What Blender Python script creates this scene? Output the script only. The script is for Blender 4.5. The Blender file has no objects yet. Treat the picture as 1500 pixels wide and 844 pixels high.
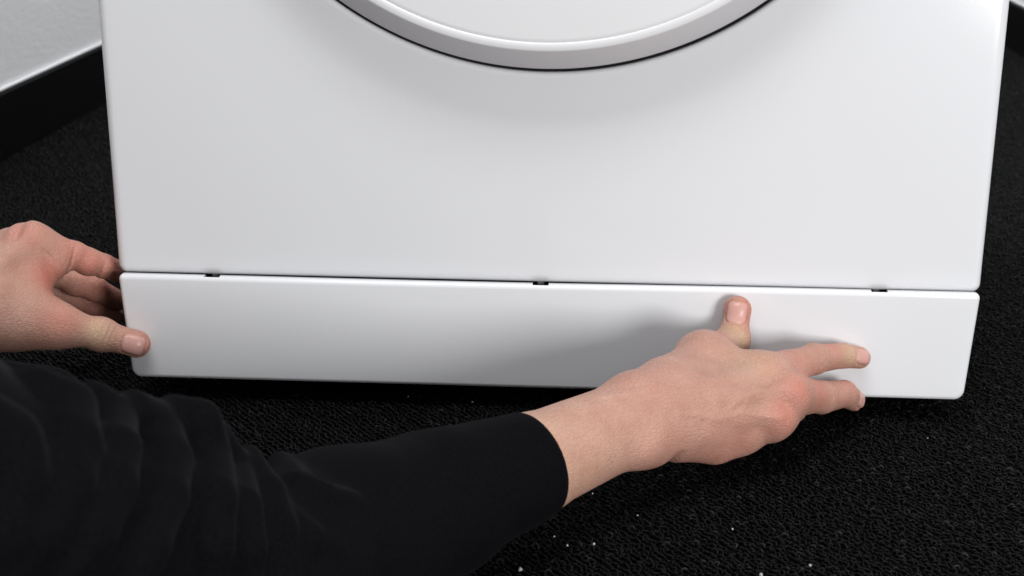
import bpy, bmesh, math, random
import numpy as np
from mathutils import Vector, Matrix

random.seed(7)
RNG = np.random.default_rng(7)
SC = bpy.context.scene
COL = SC.collection

# ------------------------------------------------------------------ camera
FPX, IMW, IMH = 2200.0, 1500.0, 844.0
CAM = np.array([0.04538657, -0.98472473, 0.40356716])
YAW, PIT, ROLL = -0.06663463, 0.31047623, 0.00361385


def cam_axes():
    f = np.array([math.sin(YAW) * math.cos(PIT), math.cos(YAW) * math.cos(PIT), -math.sin(PIT)])
    r = np.cross(f, [0, 0, 1]); r /= np.linalg.norm(r)
    u = np.cross(r, f)
    r2 = math.cos(ROLL) * r + math.sin(ROLL) * u
    u2 = -math.sin(ROLL) * r + math.cos(ROLL) * u
    return r2, u2, f


AX_R, AX_U, AX_F = cam_axes()


def ray(px, py):
    return AX_R * (px - 750) / FPX - AX_U * (py - 422) / FPX + AX_F


def at(px, py, Y):
    """photo pixel -> point on the plane at depth Y (metres in front of/behind the machine front)"""
    d = ray(px, py); t = (Y - CAM[1]) / d[1]
    return CAM + t * d


def at_z(px, py, Z):
    d = ray(px, py); t = (Z - CAM[2]) / d[2]
    return CAM + t * d


cam_data = bpy.data.cameras.new('camera')
cam_data.sensor_width = 36.0
cam_data.lens = 36.0 * FPX / IMW
cam_data.clip_start = 0.01
cam_data.clip_end = 60
cam_data.dof.use_dof = True
cam_data.dof.focus_distance = 0.98
cam_data.dof.aperture_fstop = 13.0
cam = bpy.data.objects.new('camera', cam_data)
COL.objects.link(cam)
m = Matrix(((AX_R[0], AX_U[0], -AX_F[0], CAM[0]),
            (AX_R[1], AX_U[1], -AX_F[1], CAM[1]),
            (AX_R[2], AX_U[2], -AX_F[2], CAM[2]), (0, 0, 0, 1)))
cam.matrix_world = m
SC.camera = cam

# ------------------------------------------------------------------ world, lamps, exposure
world = bpy.data.worlds.new('World')
SC.world = world
world.use_nodes = True
world.node_tree.nodes['Background'].inputs[0].default_value = (0.93, 0.96, 1.0, 1)
world.node_tree.nodes['Background'].inputs[1].default_value = 0.38


def area(name, loc, target, sx, sy, power, col):
    L = bpy.data.lights.new(name, 'AREA')
    L.shape = 'RECTANGLE'; L.size = sx; L.size_y = sy; L.energy = power; L.color = col
    o = bpy.data.objects.new(name, L); COL.objects.link(o)
    o.location = loc
    o.rotation_euler = (Vector(target) - Vector(loc)).to_track_quat('-Z', 'Y').to_euler()
    return o


# a soft panel lamp at the camera's right, a little above arm height, and the ceiling panel overhead
area('panel_lamp', (0.94, -1.58, 0.33), (0.0, 0, 0.14), 0.56, 0.50, 21.5, (1.0, 0.995, 0.99))
area('ceiling_and_fill_lamp', (0.0, -0.85, 2.3), (0, -0.1, 0.2), 1.2, 0.6, 31.0, (0.985, 0.99, 1.0))
area('ceiling_and_fill_lamp', (0.0, 1.45, 2.4), (0, 1.45, 0), 1.2, 0.6, 36.0, (0.985, 0.99, 1.0))  # added fill behind the machine, no known fitting; brightens the side walls

SC.view_settings.view_transform = 'Standard'
SC.view_settings.look = 'None'
SC.view_settings.exposure = 0.0
SC.view_settings.gamma = 1.0
SC.view_settings.use_curve_mapping = False


# ------------------------------------------------------------------ helpers
def tag(o, label=None, cat=None, group=None, kind=None):
    if label: o['label'] = label
    if cat: o['category'] = cat
    if group: o['group'] = group
    if kind: o['kind'] = kind
    return o


def empty(name, loc=(0, 0, 0)):
    o = bpy.data.objects.new(name, None); COL.objects.link(o)
    o.location = loc; o.empty_display_size = 0.05
    return o


def mesh_obj(name, verts, faces, mat, parent=None, smooth=True):
    me = bpy.data.meshes.new(name)
    me.from_pydata([tuple(map(float, v)) for v in verts], [], [tuple(map(int, f)) for f in faces])
    me.validate(); me.update()
    if smooth:
        me.shade_smooth()
    if mat: me.materials.append(mat)
    o = bpy.data.objects.new(name, me); COL.objects.link(o)
    if parent: o.parent = parent
    return o


def np_mesh(name, V, quads, mat, parent=None):
    me = bpy.data.meshes.new(name)
    n = len(V); f = len(quads)
    me.vertices.add(n); me.vertices.foreach_set('co', V.astype(np.float32).ravel())
    me.loops.add(f * 4); me.loops.foreach_set('vertex_index', quads.astype(np.int32).ravel())
    me.polygons.add(f); me.polygons.foreach_set('loop_start', np.arange(0, f * 4, 4, dtype=np.int32))
    me.update(calc_edges=True); me.validate()
    me.shade_smooth()
    me.materials.append(mat)
    o = bpy.data.objects.new(name, me); COL.objects.link(o)
    if parent: o.parent = parent
    return o


def box(name, x0, x1, y0, y1, z0, z1, mat, parent=None, bev=0.0, seg=2):
    bm = bmesh.new()
    bmesh.ops.create_cube(bm, size=1)
    for v in bm.verts:
        v.co = ((x0 + x1) / 2 + v.co.x * (x1 - x0), (y0 + y1) / 2 + v.co.y * (y1 - y0), (z0 + z1) / 2 + v.co.z * (z1 - z0))
    if bev > 0:
        bmesh.ops.bevel(bm, geom=list(bm.edges), offset=bev, segments=seg, profile=0.5, affect='EDGES')
    me = bpy.data.meshes.new(name); bm.to_mesh(me); bm.free()
    me.materials.append(mat)
    o = bpy.data.objects.new(name, me); COL.objects.link(o)
    if parent: o.parent = parent
    return o


def lathe(name, profile, cx, cz, mat, parent=None, n=256):
    """profile: list of (radius, y); axis along y through (cx, cz)"""
    V = []; F = []
    k = len(profile)
    for i in range(n):
        a = 2 * math.pi * i / n
        for r, y in profile:
            V.append((cx + r * math.sin(a), y, cz - r * math.cos(a)))
    for i in range(n):
        for j in range(k - 1):
            p = i * k + j; q = ((i + 1) % n) * k + j
            F.append((p, p + 1, q + 1, q))
    return mesh_obj(name, V, F, mat, parent)


# ------------------------------------------------------------------ materials
def new_mat(name):
    mt = bpy.data.materials.new(name); mt.use_nodes = True
    nt = mt.node_tree
    return mt, nt, nt.nodes['Principled BSDF']


def N(nt, typ, **kw):
    n = nt.nodes.new(typ)
    for k, v in kw.items():
        if k.startswith('i_'):
            key = k[2:]
            n.inputs[int(key) if key.isdigit() else key.replace('_', ' ')].default_value = v
        else:
            setattr(n, k, v)
    return n


def enamel(name, col, rough, bump=0.02, spec=0.5):
    mt, nt, b = new_mat(name)
    tc = N(nt, 'ShaderNodeTexCoord')
    n1 = N(nt, 'ShaderNodeTexNoise', i_Scale=3.0, i_Detail=3.0)
    nt.links.new(tc.outputs['Object'], n1.inputs['Vector'])
    mr = N(nt, 'ShaderNodeMapRange', i_To_Min=rough - 0.03, i_To_Max=rough + 0.05)
    nt.links.new(n1.outputs['Fac'], mr.inputs['Value'])
    nt.links.new(mr.outputs['Result'], b.inputs['Roughness'])
    n2 = N(nt, 'ShaderNodeTexNoise', i_Scale=420.0, i_Detail=2.0)
    nt.links.new(tc.outputs['Object'], n2.inputs['Vector'])
    bp = N(nt, 'ShaderNodeBump', i_Strength=bump, i_Distance=0.001)
    nt.links.new(n2.outputs['Fac'], bp.inputs['Height'])
    nt.links.new(bp.outputs['Normal'], b.inputs['Normal'])
    b.inputs['Base Color'].default_value = (*col, 1)
    b.inputs['Specular IOR Level'].default_value = spec
    return mt


M_ENAMEL = enamel('white_enamel', (0.795, 0.80, 0.82), 0.13)
M_PLASTIC = enamel('white_plastic', (0.795, 0.80, 0.82), 0.15)
M_DOORWHITE = enamel('door_white_plastic', (0.80, 0.80, 0.81), 0.28)
M_SILVER = enamel('silver_painted_plastic', (0.72, 0.705, 0.73), 0.30)
M_DARK = enamel('black_rubber', (0.012, 0.012, 0.013), 0.6)
M_CLIP = enamel('grey_clip_plastic', (0.16, 0.16, 0.165), 0.4)
M_BASEBOARD = enamel('black_gloss_baseboard', (0.003, 0.003, 0.0033), 0.6, spec=0.04)


def wall_mat():
    mt, nt, b = new_mat('rolled_wall_paint')
    tc = N(nt, 'ShaderNodeTexCoord')
    n1 = N(nt, 'ShaderNodeTexNoise', i_Scale=160.0, i_Detail=4.0, i_Roughness=0.6)
    mp = N(nt, 'ShaderNodeMapping'); mp.inputs['Scale'].default_value = (1, 0.35, 1)
    nt.links.new(tc.outputs['Object'], mp.inputs['Vector'])
    nt.links.new(mp.outputs['Vector'], n1.inputs['Vector'])
    bp = N(nt, 'ShaderNodeBump', i_Strength=0.35, i_Distance=0.002)
    nt.links.new(n1.outputs['Fac'], bp.inputs['Height'])
    nt.links.new(bp.outputs['Normal'], b.inputs['Normal'])
    b.inputs['Base Color'].default_value = (0.82, 0.825, 0.83, 1)
    b.inputs['Roughness'].default_value = 0.45
    return mt


M_WALL = wall_mat()


def carpet_base_mat():
    mt, nt, b = new_mat('carpet_backing')
    tc = N(nt, 'ShaderNodeTexCoord')
    n1 = N(nt, 'ShaderNodeTexVoronoi', i_Scale=300.0)
    nt.links.new(tc.outputs['Object'], n1.inputs['Vector'])
    bp = N(nt, 'ShaderNodeBump', i_Strength=0.8, i_Distance=0.002)
    nt.links.new(n1.outputs['Distance'], bp.inputs['Height'])
    nt.links.new(bp.outputs['Normal'], b.inputs['Normal'])
    b.inputs['Base Color'].default_value = (0.002, 0.002, 0.0022, 1)
    b.inputs['Roughness'].default_value = 0.95
    b.inputs['Specular IOR Level'].default_value = 0.1
    return mt


def carpet_loop_mat():
    mt, nt, b = new_mat('black_carpet_yarn')
    oi = N(nt, 'ShaderNodeObjectInfo')
    cr = N(nt, 'ShaderNodeValToRGB')
    e = cr.color_ramp.elements
    e[0].position = 0.0; e[0].color = (0.0012, 0.0012, 0.0014, 1)
    e[1].position = 1.0; e[1].color = (0.038, 0.038, 0.041, 1)  # the few palest loops put the glints of the pile into the colour
    e2 = cr.color_ramp.elements.new(0.94); e2.color = (0.0038, 0.0038, 0.0042, 1)
    nt.links.new(oi.outputs['Random'], cr.inputs['Fac'])
    tc = N(nt, 'ShaderNodeTexCoord')
    wv = N(nt, 'ShaderNodeTexNoise', i_Scale=3500.0, i_Detail=2.0)
    nt.links.new(tc.outputs['Object'], wv.inputs['Vector'])
    mx = N(nt, 'ShaderNodeMix', data_type='RGBA', blend_type='MULTIPLY')
    mx.inputs['Factor'].default_value = 0.8
    nt.links.new(cr.outputs['Color'], mx.inputs['A'])
    nt.links.new(wv.outputs['Fac'], mx.inputs['B'])
    nt.links.new(mx.outputs['Result'], b.inputs['Base Color'])
    b.inputs['Roughness'].default_value = 0.55
    b.inputs['Specular IOR Level'].default_value = 0.14
    return mt


M_CARPET = carpet_base_mat()
M_LOOP = carpet_loop_mat()
M_CRUMB = enamel('pale_crumb', (0.45, 0.44, 0.42), 0.7)


def cloth_mat():
    mt, nt, b = new_mat('black_fleece_knit')
    tc = N(nt, 'ShaderNodeTexCoord')
    mp = N(nt, 'ShaderNodeMapping'); mp.inputs['Scale'].default_value = (1, 1, 1)
    nt.links.new(tc.outputs['Object'], mp.inputs['Vector'])
    n1 = N(nt, 'ShaderNodeTexNoise', i_Scale=900.0, i_Detail=3.0, i_Roughness=0.7)
    n2 = N(nt, 'ShaderNodeTexNoise', i_Scale=60.0, i_Detail=4.0)
    for n in (n1, n2): nt.links.new(mp.outputs['Vector'], n.inputs['Vector'])
    cr = N(nt, 'ShaderNodeValToRGB')
    cr.color_ramp.elements[0].position = 0.30; cr.color_ramp.elements[1].position = 0.78
    cr.color_ramp.elements[0].color = (0.0022, 0.0022, 0.0027, 1)
    cr.color_ramp.elements[1].color = (0.0066, 0.0066, 0.0080, 1)
    nt.links.new(n1.outputs['Fac'], cr.inputs['Fac'])
    nt.links.new(cr.outputs['Color'], b.inputs['Base Color'])
    ad = N(nt, 'ShaderNodeMath', operation='MULTIPLY_ADD'); ad.inputs[1].default_value = 0.5
    nt.links.new(n2.outputs['Fac'], ad.inputs[0]); nt.links.new(n1.outputs['Fac'], ad.inputs[2])
    bp = N(nt, 'ShaderNodeBump', i_Strength=0.3, i_Distance=0.0004)
    nt.links.new(ad.outputs[0], bp.inputs['Height'])
    nt.links.new(bp.outputs['Normal'], b.inputs['Normal'])
    b.inputs['Roughness'].default_value = 0.95
    b.inputs['Specular IOR Level'].default_value = 0.02
    b.inputs['Sheen Weight'].default_value = 0.035
    b.inputs['Sheen Roughness'].default_value = 0.35
    b.inputs['Sheen Tint'].default_value = (0.5, 0.5, 0.55, 1)
    return mt


M_CLOTH = cloth_mat()
M_TROUSER = enamel('dark_trouser_cotton', (0.012, 0.013, 0.018), 0.9, bump=0.3, spec=0.2)


def skin_mat():
    mt, nt, b = new_mat('skin')
    tc = N(nt, 'ShaderNodeTexCoord')
    att = N(nt, 'ShaderNodeAttribute', attribute_name='skin_mask')   # R = flushed, G = pressed pale, B = nail
    sep = N(nt, 'ShaderNodeSeparateColor')
    nt.links.new(att.outputs['Color'], sep.inputs['Color'])
    nz = N(nt, 'ShaderNodeTexNoise', i_Scale=55.0, i_Detail=4.0, i_Roughness=0.6)
    nf = N(nt, 'ShaderNodeTexNoise', i_Scale=420.0, i_Detail=3.0)
    for n in (nz, nf): nt.links.new(tc.outputs['Object'], n.inputs['Vector'])
    cr = N(nt, 'ShaderNodeValToRGB')
    cr.color_ramp.elements[0].position = 0.25; cr.color_ramp.elements[0].color = (0.45, 0.24, 0.18, 1)
    cr.color_ramp.elements[1].position = 0.80; cr.color_ramp.elements[1].color = (0.57, 0.345, 0.27, 1)
    nt.links.new(nz.outputs['Fac'], cr.inputs['Fac'])

    def mix(a, bcol, fac, scale=1.0):
        mx = N(nt, 'ShaderNodeMix', data_type='RGBA')
        if isinstance(bcol, tuple): mx.inputs['B'].default_value = (*bcol, 1)
        else: nt.links.new(bcol, mx.inputs['B'])
        nt.links.new(a, mx.inputs['A'])
        mu = N(nt, 'ShaderNodeMath', operation='MULTIPLY'); mu.inputs[1].default_value = scale
        mu.use_clamp = True
        nt.links.new(fac, mu.inputs[0]); nt.links.new(mu.outputs[0], mx.inputs['Factor'])
        return mx.outputs['Result']

    c = mix(cr.outputs['Color'], (0.40, 0.16, 0.11), nf.outputs['Fac'], 0.34)
    c = mix(c, (0.56, 0.17, 0.125), sep.outputs['Red'], 0.85)
    c = mix(c, (0.66, 0.52, 0.30), sep.outputs['Green'], 0.85)
    c = mix(c, (0.60, 0.33, 0.285), sep.outputs['Blue'], 0.95)
    nt.links.new(c, b.inputs['Base Color'])
    ro = N(nt, 'ShaderNodeMapRange', i_To_Min=0.5, i_To_Max=0.3)
    nt.links.new(sep.outputs['Blue'], ro.inputs['Value'])
    nt.links.new(ro.outputs['Result'], b.inputs['Roughness'])
    vo = N(nt, 'ShaderNodeTexVoronoi', i_Scale=650.0)
    nt.links.new(tc.outputs['Object'], vo.inputs['Vector'])
    ad = N(nt, 'ShaderNodeMath', operation='MULTIPLY_ADD'); ad.inputs[1].default_value = 0.6
    nt.links.new(vo.outputs['Distance'], ad.inputs[0])
    # criss-cross skin lines
    mp = N(nt, 'ShaderNodeMapping'); mp.inputs['Scale'].default_value = (1.0, 0.8, 1.7)
    nt.links.new(tc.outputs['Object'], mp.inputs['Vector'])
    ve = N(nt, 'ShaderNodeTexVoronoi', feature='DISTANCE_TO_EDGE', i_Scale=300.0)
    nt.links.new(mp.outputs['Vector'], ve.inputs['Vector'])
    vr = N(nt, 'ShaderNodeMapRange', i_From_Max=0.12, i_To_Max=0.9)
    nt.links.new(ve.outputs['Distance'], vr.inputs['Value'])
    a2 = N(nt, 'ShaderNodeMath', operation='ADD')
    nt.links.new(vr.outputs['Result'], a2.inputs[0]); nt.links.new(nf.outputs['Fac'], a2.inputs[1])
    nt.links.new(a2.outputs[0], ad.inputs[2])
    inv = N(nt, 'ShaderNodeMapRange', i_To_Min=0.42, i_To_Max=0.02)
    nt.links.new(sep.outputs['Blue'], inv.inputs['Value'])
    bp = N(nt, 'ShaderNodeBump', i_Distance=0.0008)
    nt.links.new(inv.outputs['Result'], bp.inputs['Strength'])
    nt.links.new(ad.outputs[0], bp.inputs['Height'])
    nt.links.new(bp.outputs['Normal'], b.inputs['Normal'])
    b.inputs['Subsurface Weight'].default_value = 0.10
    b.inputs['Subsurface Radius'].default_value = (1.0, 0.35, 0.2)
    b.inputs['Subsurface Scale'].default_value = 0.004
    b.inputs['Specular IOR Level'].default_value = 0.4
    return mt


M_SKIN = skin_mat()
M_HAIR = enamel('dark_brown_hair', (0.03, 0.018, 0.011), 0.55, bump=0.5)

# ------------------------------------------------------------------ setting: floor, walls
XL, XR = -0.690, 0.755            # the two side walls that the baseboards run along
carpet = mesh_obj('carpet', [(-6, -6, -0.004), (6, -6, -0.004), (6, 6, -0.004), (-6, 6, -0.004)], [(0, 1, 2, 3)], M_CARPET, smooth=False)
tag(carpet, kind='structure', label='black loop pile carpet floor')
wl = box('wall_left', XL - 0.12, XL, 0.05, 3.6, 0.0, 2.6, M_WALL)
tag(wl, kind='structure', label='white painted wall beside the machine')
wr = box('wall_right', XR, XR + 0.12, 0.05, 3.6, 0.0, 2.6, M_WALL)
tag(wr, kind='structure', label='white painted wall across from the left one')
for w, x0, x1, xe in ((wl, XL + 0.0005, XL + 0.012, XL + 0.004), (wr, XR - 0.012, XR - 0.0005, XR - 0.004)):
    box('baseboard', x0, x1, 0.052, 3.59, -0.002, 0.075, M_BASEBOARD, w, bev=0.0015)
    box('caulk_bead', min(x0, xe), max(x0, xe), 0.053, 3.589, 0.0752, 0.0785, M_WALL, w, bev=0.001) if w is wl else \
        box('caulk_bead', min(x1, xe), max(x1, xe), 0.053, 3.589, 0.0752, 0.0785, M_WALL, w, bev=0.001)

# carpet pile: single yarn loops
def carpet_pile():
    bm = bmesh.new()
    nu, nv = 7, 5
    R, r = 0.00150, 0.00066
    rings = []
    for i in range(nu):
        a = math.pi * i / (nu - 1)
        c = Vector((R * math.cos(a), 0.0006 * math.sin(2 * a), R * 1.15 * math.sin(a)))
        t = Vector((-math.sin(a), 0, math.cos(a)))
        nrm = Vector((math.cos(a), 0, math.sin(a))); bn = Vector((0, 1, 0))
        rings.append([bm.verts.new(c + r * (math.cos(2 * math.pi * j / nv) * nrm + math.sin(2 * math.pi * j / nv) * bn)) for j in range(nv)])
    for i in range(nu - 1):
        for j in range(nv):
            bm.faces.new((rings[i][j], rings[i + 1][j], rings[i + 1][(j + 1) % nv], rings[i][(j + 1) % nv]))
    bmesh.ops.recalc_face_normals(bm, faces=list(bm.faces))
    lm = bpy.data.meshes.new('yarn_loop'); bm.to_mesh(lm); bm.free(); lm.shade_smooth(); lm.materials.append(M_LOOP)
    loop = bpy.data.objects.new('yarn_loop', lm)          # instanced only, never linked on its own
    # rows of tufts run diagonally
    p, q = 0.0026, 0.0040
    ang = math.radians(-52)
    n = 740
    i, j = np.meshgrid(np.arange(-n, n), np.arange(-n, n), indexing='ij')
    u = i * p + (j % 2) * p * 0.5; v = j * q
    x = (u * math.cos(ang) - v * math.sin(ang)).ravel() + 0.0
    y = (u * math.sin(ang) + v * math.cos(ang)).ravel() + 0.35
    x = x + RNG.normal(0, 0.00038, x.size); y = y + RNG.normal(0, 0.00038, y.size)
    # keep what the room's camera side can see: a wedge round the view, walls and machine footprint left out
    d = (y - CAM[1]); lat = np.abs(x - CAM[0] + 0.067 * d)
    keep = (lat < 0.12 + 0.42 * d) & (y > -0.52) & (y < 1.75) & (x > XL + 0.008) & (x < XR - 0.008)
    keep &= ~((np.abs(x) < 0.26) & (y > 0.06))
    keep &= ~((y > 0.6) & (np.abs(x) < 0.30))
    x = x[keep]; y = y[keep]
    z = -0.0036 + RNG.normal(0, 0.00035, x.size)
    me = bpy.data.meshes.new('carpet_pile')
    me.vertices.add(len(x)); me.vertices.foreach_set('co', np.stack([x, y, z], 1).astype(np.float32).ravel())
    rot = me.attributes.new('rot', 'FLOAT_VECTOR', 'POINT')
    R3 = np.stack([RNG.normal(0, 0.3, x.size), RNG.normal(0, 0.3, x.size), ang + RNG.normal(0, 0.4, x.size)], 1)
    rot.data.foreach_set('vector', R3.astype(np.float32).ravel())
    sc = me.attributes.new('sc', 'FLOAT', 'POINT')
    sc.data.foreach_set('value', np.clip(RNG.normal(1.0, 0.16, x.size), 0.6, 1.5).astype(np.float32))
    o = bpy.data.objects.new('carpet_pile', me); COL.objects.link(o)
    ng = bpy.data.node_groups.new('carpet_pile', 'GeometryNodeTree')
    ng.interface.new_socket('Geometry', in_out='INPUT', socket_type='NodeSocketGeometry')
    ng.interface.new_socket('Geometry', in_out='OUTPUT', socket_type='NodeSocketGeometry')
    gi = ng.nodes.new('NodeGroupInput'); go = ng.nodes.new('NodeGroupOutput')
    iop = ng.nodes.new('GeometryNodeInstanceOnPoints')
    oi = ng.nodes.new('GeometryNodeObjectInfo'); oi.inputs['Object'].default_value = loop
    ar = ng.nodes.new('GeometryNodeInputNamedAttribute'); ar.data_type = 'FLOAT_VECTOR'; ar.inputs['Name'].default_value = 'rot'
    asx = ng.nodes.new('GeometryNodeInputNamedAttribute'); asx.data_type = 'FLOAT'; asx.inputs['Name'].default_value = 'sc'
    L = ng.links.new
    L(gi.outputs[0], iop.inputs['Points']); L(oi.outputs['Geometry'], iop.inputs['Instance'])
    L(ar.outputs['Attribute'], iop.inputs['Rotation']); L(asx.outputs['Attribute'], iop.inputs['Scale'])
    L(iop.outputs['Instances'], go.inputs[0])
    md = o.modifiers.new('pile', 'NODES'); md.node_group = ng
    tag(o, 'black looped yarn pile of the carpet', 'carpet', kind='stuff')
    print('loops', len(x))


carpet_pile()

# ------------------------------------------------------------------ the machine
SEAM = 0.0925
MW = 0.2975


def rrect(x0, x1, z0, z1, rb, rt, ins, xb=0.0, nside=56, nc=8):
    """rounded rectangle outline (x,z) counter-clockwise from the bottom edge; xb narrows the bottom"""
    pts = []
    rb2 = max(rb - ins, 1e-4); rt2 = max(rt - ins, 1e-4)
    X0, X1, Z0, Z1 = x0 + ins, x1 - ins, z0 + ins, z1 - ins

    def side(a, b):
        for k in range(nside): pts.append((a[0] + (b[0] - a[0]) * k / nside, a[1] + (b[1] - a[1]) * k / nside))

    def arc(c, r, a0, a1):
        for k in range(nc):
            t = a0 + (a1 - a0) * k / nc
            pts.append((c[0] + r * math.cos(t), c[1] + r * math.sin(t)))
    h = math.pi / 2
    side((X0 + rb2, Z0), (X1 - rb2, Z0)); arc((X1 - rb2, Z0 + rb2), rb2, -h, 0)
    side((X1, Z0 + rb2), (X1, Z1 - rt2)); arc((X1 - rt2, Z1 - rt2), rt2, 0, h)
    side((X1 - rt2, Z1), (X0 + rt2, Z1)); arc((X0 + rt2, Z1 - rt2), rt2, h, 2 * h)
    side((X0, Z1 - rt2), (X0, Z0 + rb2)); arc((X0 + rb2, Z0 + rb2), rb2, 2 * h, 3 * h)
    if xb:
        mid = (x0 + x1) / 2
        pts = [(mid + (x - mid) * (1 - xb * (z1 - z) / (z1 - z0)), z) for x, z in pts]
    return pts


dryer = empty('tumble_dryer', (0, 0.3, 0))
tag(dryer, 'white front loading tumble dryer with round door and kick plate', 'dryer')
DC = (0.0022, 0.4765)     # door centre
DR = 0.2375


def loops_to_mesh(name, loops, mat, parent, cap_first=False, cap_last=False):
    n = len(loops[0]); V = []; F = []
    for lp in loops: V += lp
    for a in range(len(loops) - 1):
        for i in range(n):
            j = (i + 1) % n
            F.append((a * n + i, a * n + j, (a + 1) * n + j, (a + 1) * n + i))
    if cap_first: F.append(tuple(range(n)))
    if cap_last: F.append(tuple((len(loops) - 1) * n + i for i in range(n)))
    o = mesh_obj(name, V, F, mat, parent)
    bm = bmesh.new(); bm.from_mesh(o.data); bmesh.ops.recalc_face_normals(bm, faces=list(bm.faces)); bm.to_mesh(o.data); bm.free()
    return o


def front_panel():
    def outl(ins): return rrect(-MW, MW, SEAM - 0.0021, 0.846, 0.006, 0.006, ins)
    rr = 0.0065
    base = outl(rr)
    loops = []
    # circle loops share the outline's angles
    ang = [math.atan2(z - DC[1], x - DC[0]) for x, z in base]

    def circ(r, y): return [(DC[0] + r * math.cos(a), y, DC[1] + r * math.sin(a)) for a in ang]
    R0 = DR + 0.0026
    loops.append(circ(R0, 0.03))
    loops.append(circ(R0, 0.0045))
    for k in range(7):
        t = k / 6 * math.pi / 2
        loops.append(circ(R0 + 0.0035 * (1 - math.cos(t)), 0.0045 - 0.0035 * math.sin(t) ))
    # shallow raised lip that blends into the flat front
    for dr, y in ((0.006, 0.0009), (0.012, 0.0008), (0.024, 0.0005), (0.038, 0.0001), (0.045, 0.0)):
        loops.append(circ(R0 + dr, y))
    loops.append(circ(R0 + 0.047, 0.0))
    loops.append([(x, 0.0, z) for x, z in outl(rr + 0.003)])
    loops.append([(x, 0.0, z) for x, z in base])
    for k in range(1, 7):
        t = k / 6 * math.pi / 2
        loops.append([(x, rr * (1 - math.cos(t)), z) for x, z in outl(rr * (1 - math.sin(t)))])
    loops.append([(x, 0.03, z) for x, z in outl(0)])
    o = loops_to_mesh('front_panel', loops, M_ENAMEL, None)
    md = o.modifiers.new('wn', 'WEIGHTED_NORMAL'); md.keep_sharp = False; md.weight = 100
    return o


def parent_keep(o, p):
    o.parent = p
    o.matrix_parent_inverse = Matrix.Translation(-Vector(p.location))
    return o


P = lambda o: parent_keep(o, dryer)
P(front_panel())
P(box('side_panel', -MW, -MW + 0.004, 0.031, 0.60, SEAM, 0.846, M_ENAMEL, bev=0.001))
P(box('side_panel', MW - 0.004, MW, 0.031, 0.60, SEAM, 0.846, M_ENAMEL, bev=0.001))
P(box('back_panel', -MW + 0.0045, MW - 0.0045, 0.594, 0.60, SEAM, 0.846, M_ENAMEL))
P(box('top_panel', -MW - 0.001, MW + 0.001, 0.0, 0.602, 0.847, 0.865, M_ENAMEL, bev=0.005, seg=3))
P(box('base_tray', -MW + 0.006, MW - 0.006, 0.018, 0.59, 0.022, SEAM + 0.004, M_DARK))
for fx in (-0.24, 0.24):
    for fy in (0.08, 0.53):
        f = lathe('foot', [(0.0, 0.0), (0.019, 0.0), (0.021, 0.003), (0.021, 0.010), (0.012, 0.012), (0.012, 0.021), (0.0, 0.021)], 0, 0, M_DARK, n=24)
        f.data.transform(Matrix.Translation((fx, fy, -0.0005)) @ Matrix.Rotation(math.pi / 2, 4, 'X'))
        P(f)

# door
dx, dz = DC
P(lathe('door_seal', [(DR + 0.0024, 0.028), (DR + 0.0024, 0.0052), (DR - 0.006, 0.004), (DR - 0.03, 0.012)], dx, dz, M_DARK))
P(lathe('door_frame', [(DR - 0.012, 0.010), (DR - 0.0012, 0.0025), (DR, 0.0005), (DR - 0.0002, -0.0015), (DR - 0.0008, -0.003),
                       (DR - 0.0146, -0.0262), (DR - 0.0155, -0.0272)], dx, dz, M_SILVER, n=320))
P(lathe('door_rim', [(DR - 0.0155, -0.0272), (DR - 0.0158, -0.0276), (DR - 0.0164, -0.0278), (DR - 0.0180, -0.0280), (DR - 0.0204, -0.0282), (DR - 0.0207, -0.0280),
                     (DR - 0.0210, -0.0276), (DR - 0.0213, -0.0272)], dx, dz, M_DOORWHITE, n=320))
P(lathe('door_cover', [(DR - 0.0213, -0.0272), (DR - 0.0217, -0.0275), (DR - 0.024, -0.0276), (DR - 0.05, -0.0282), (DR - 0.12, -0.0292), (0.02, -0.030), (0.0001, -0.030)], dx, dz, M_DOORWHITE, n=320))

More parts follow.
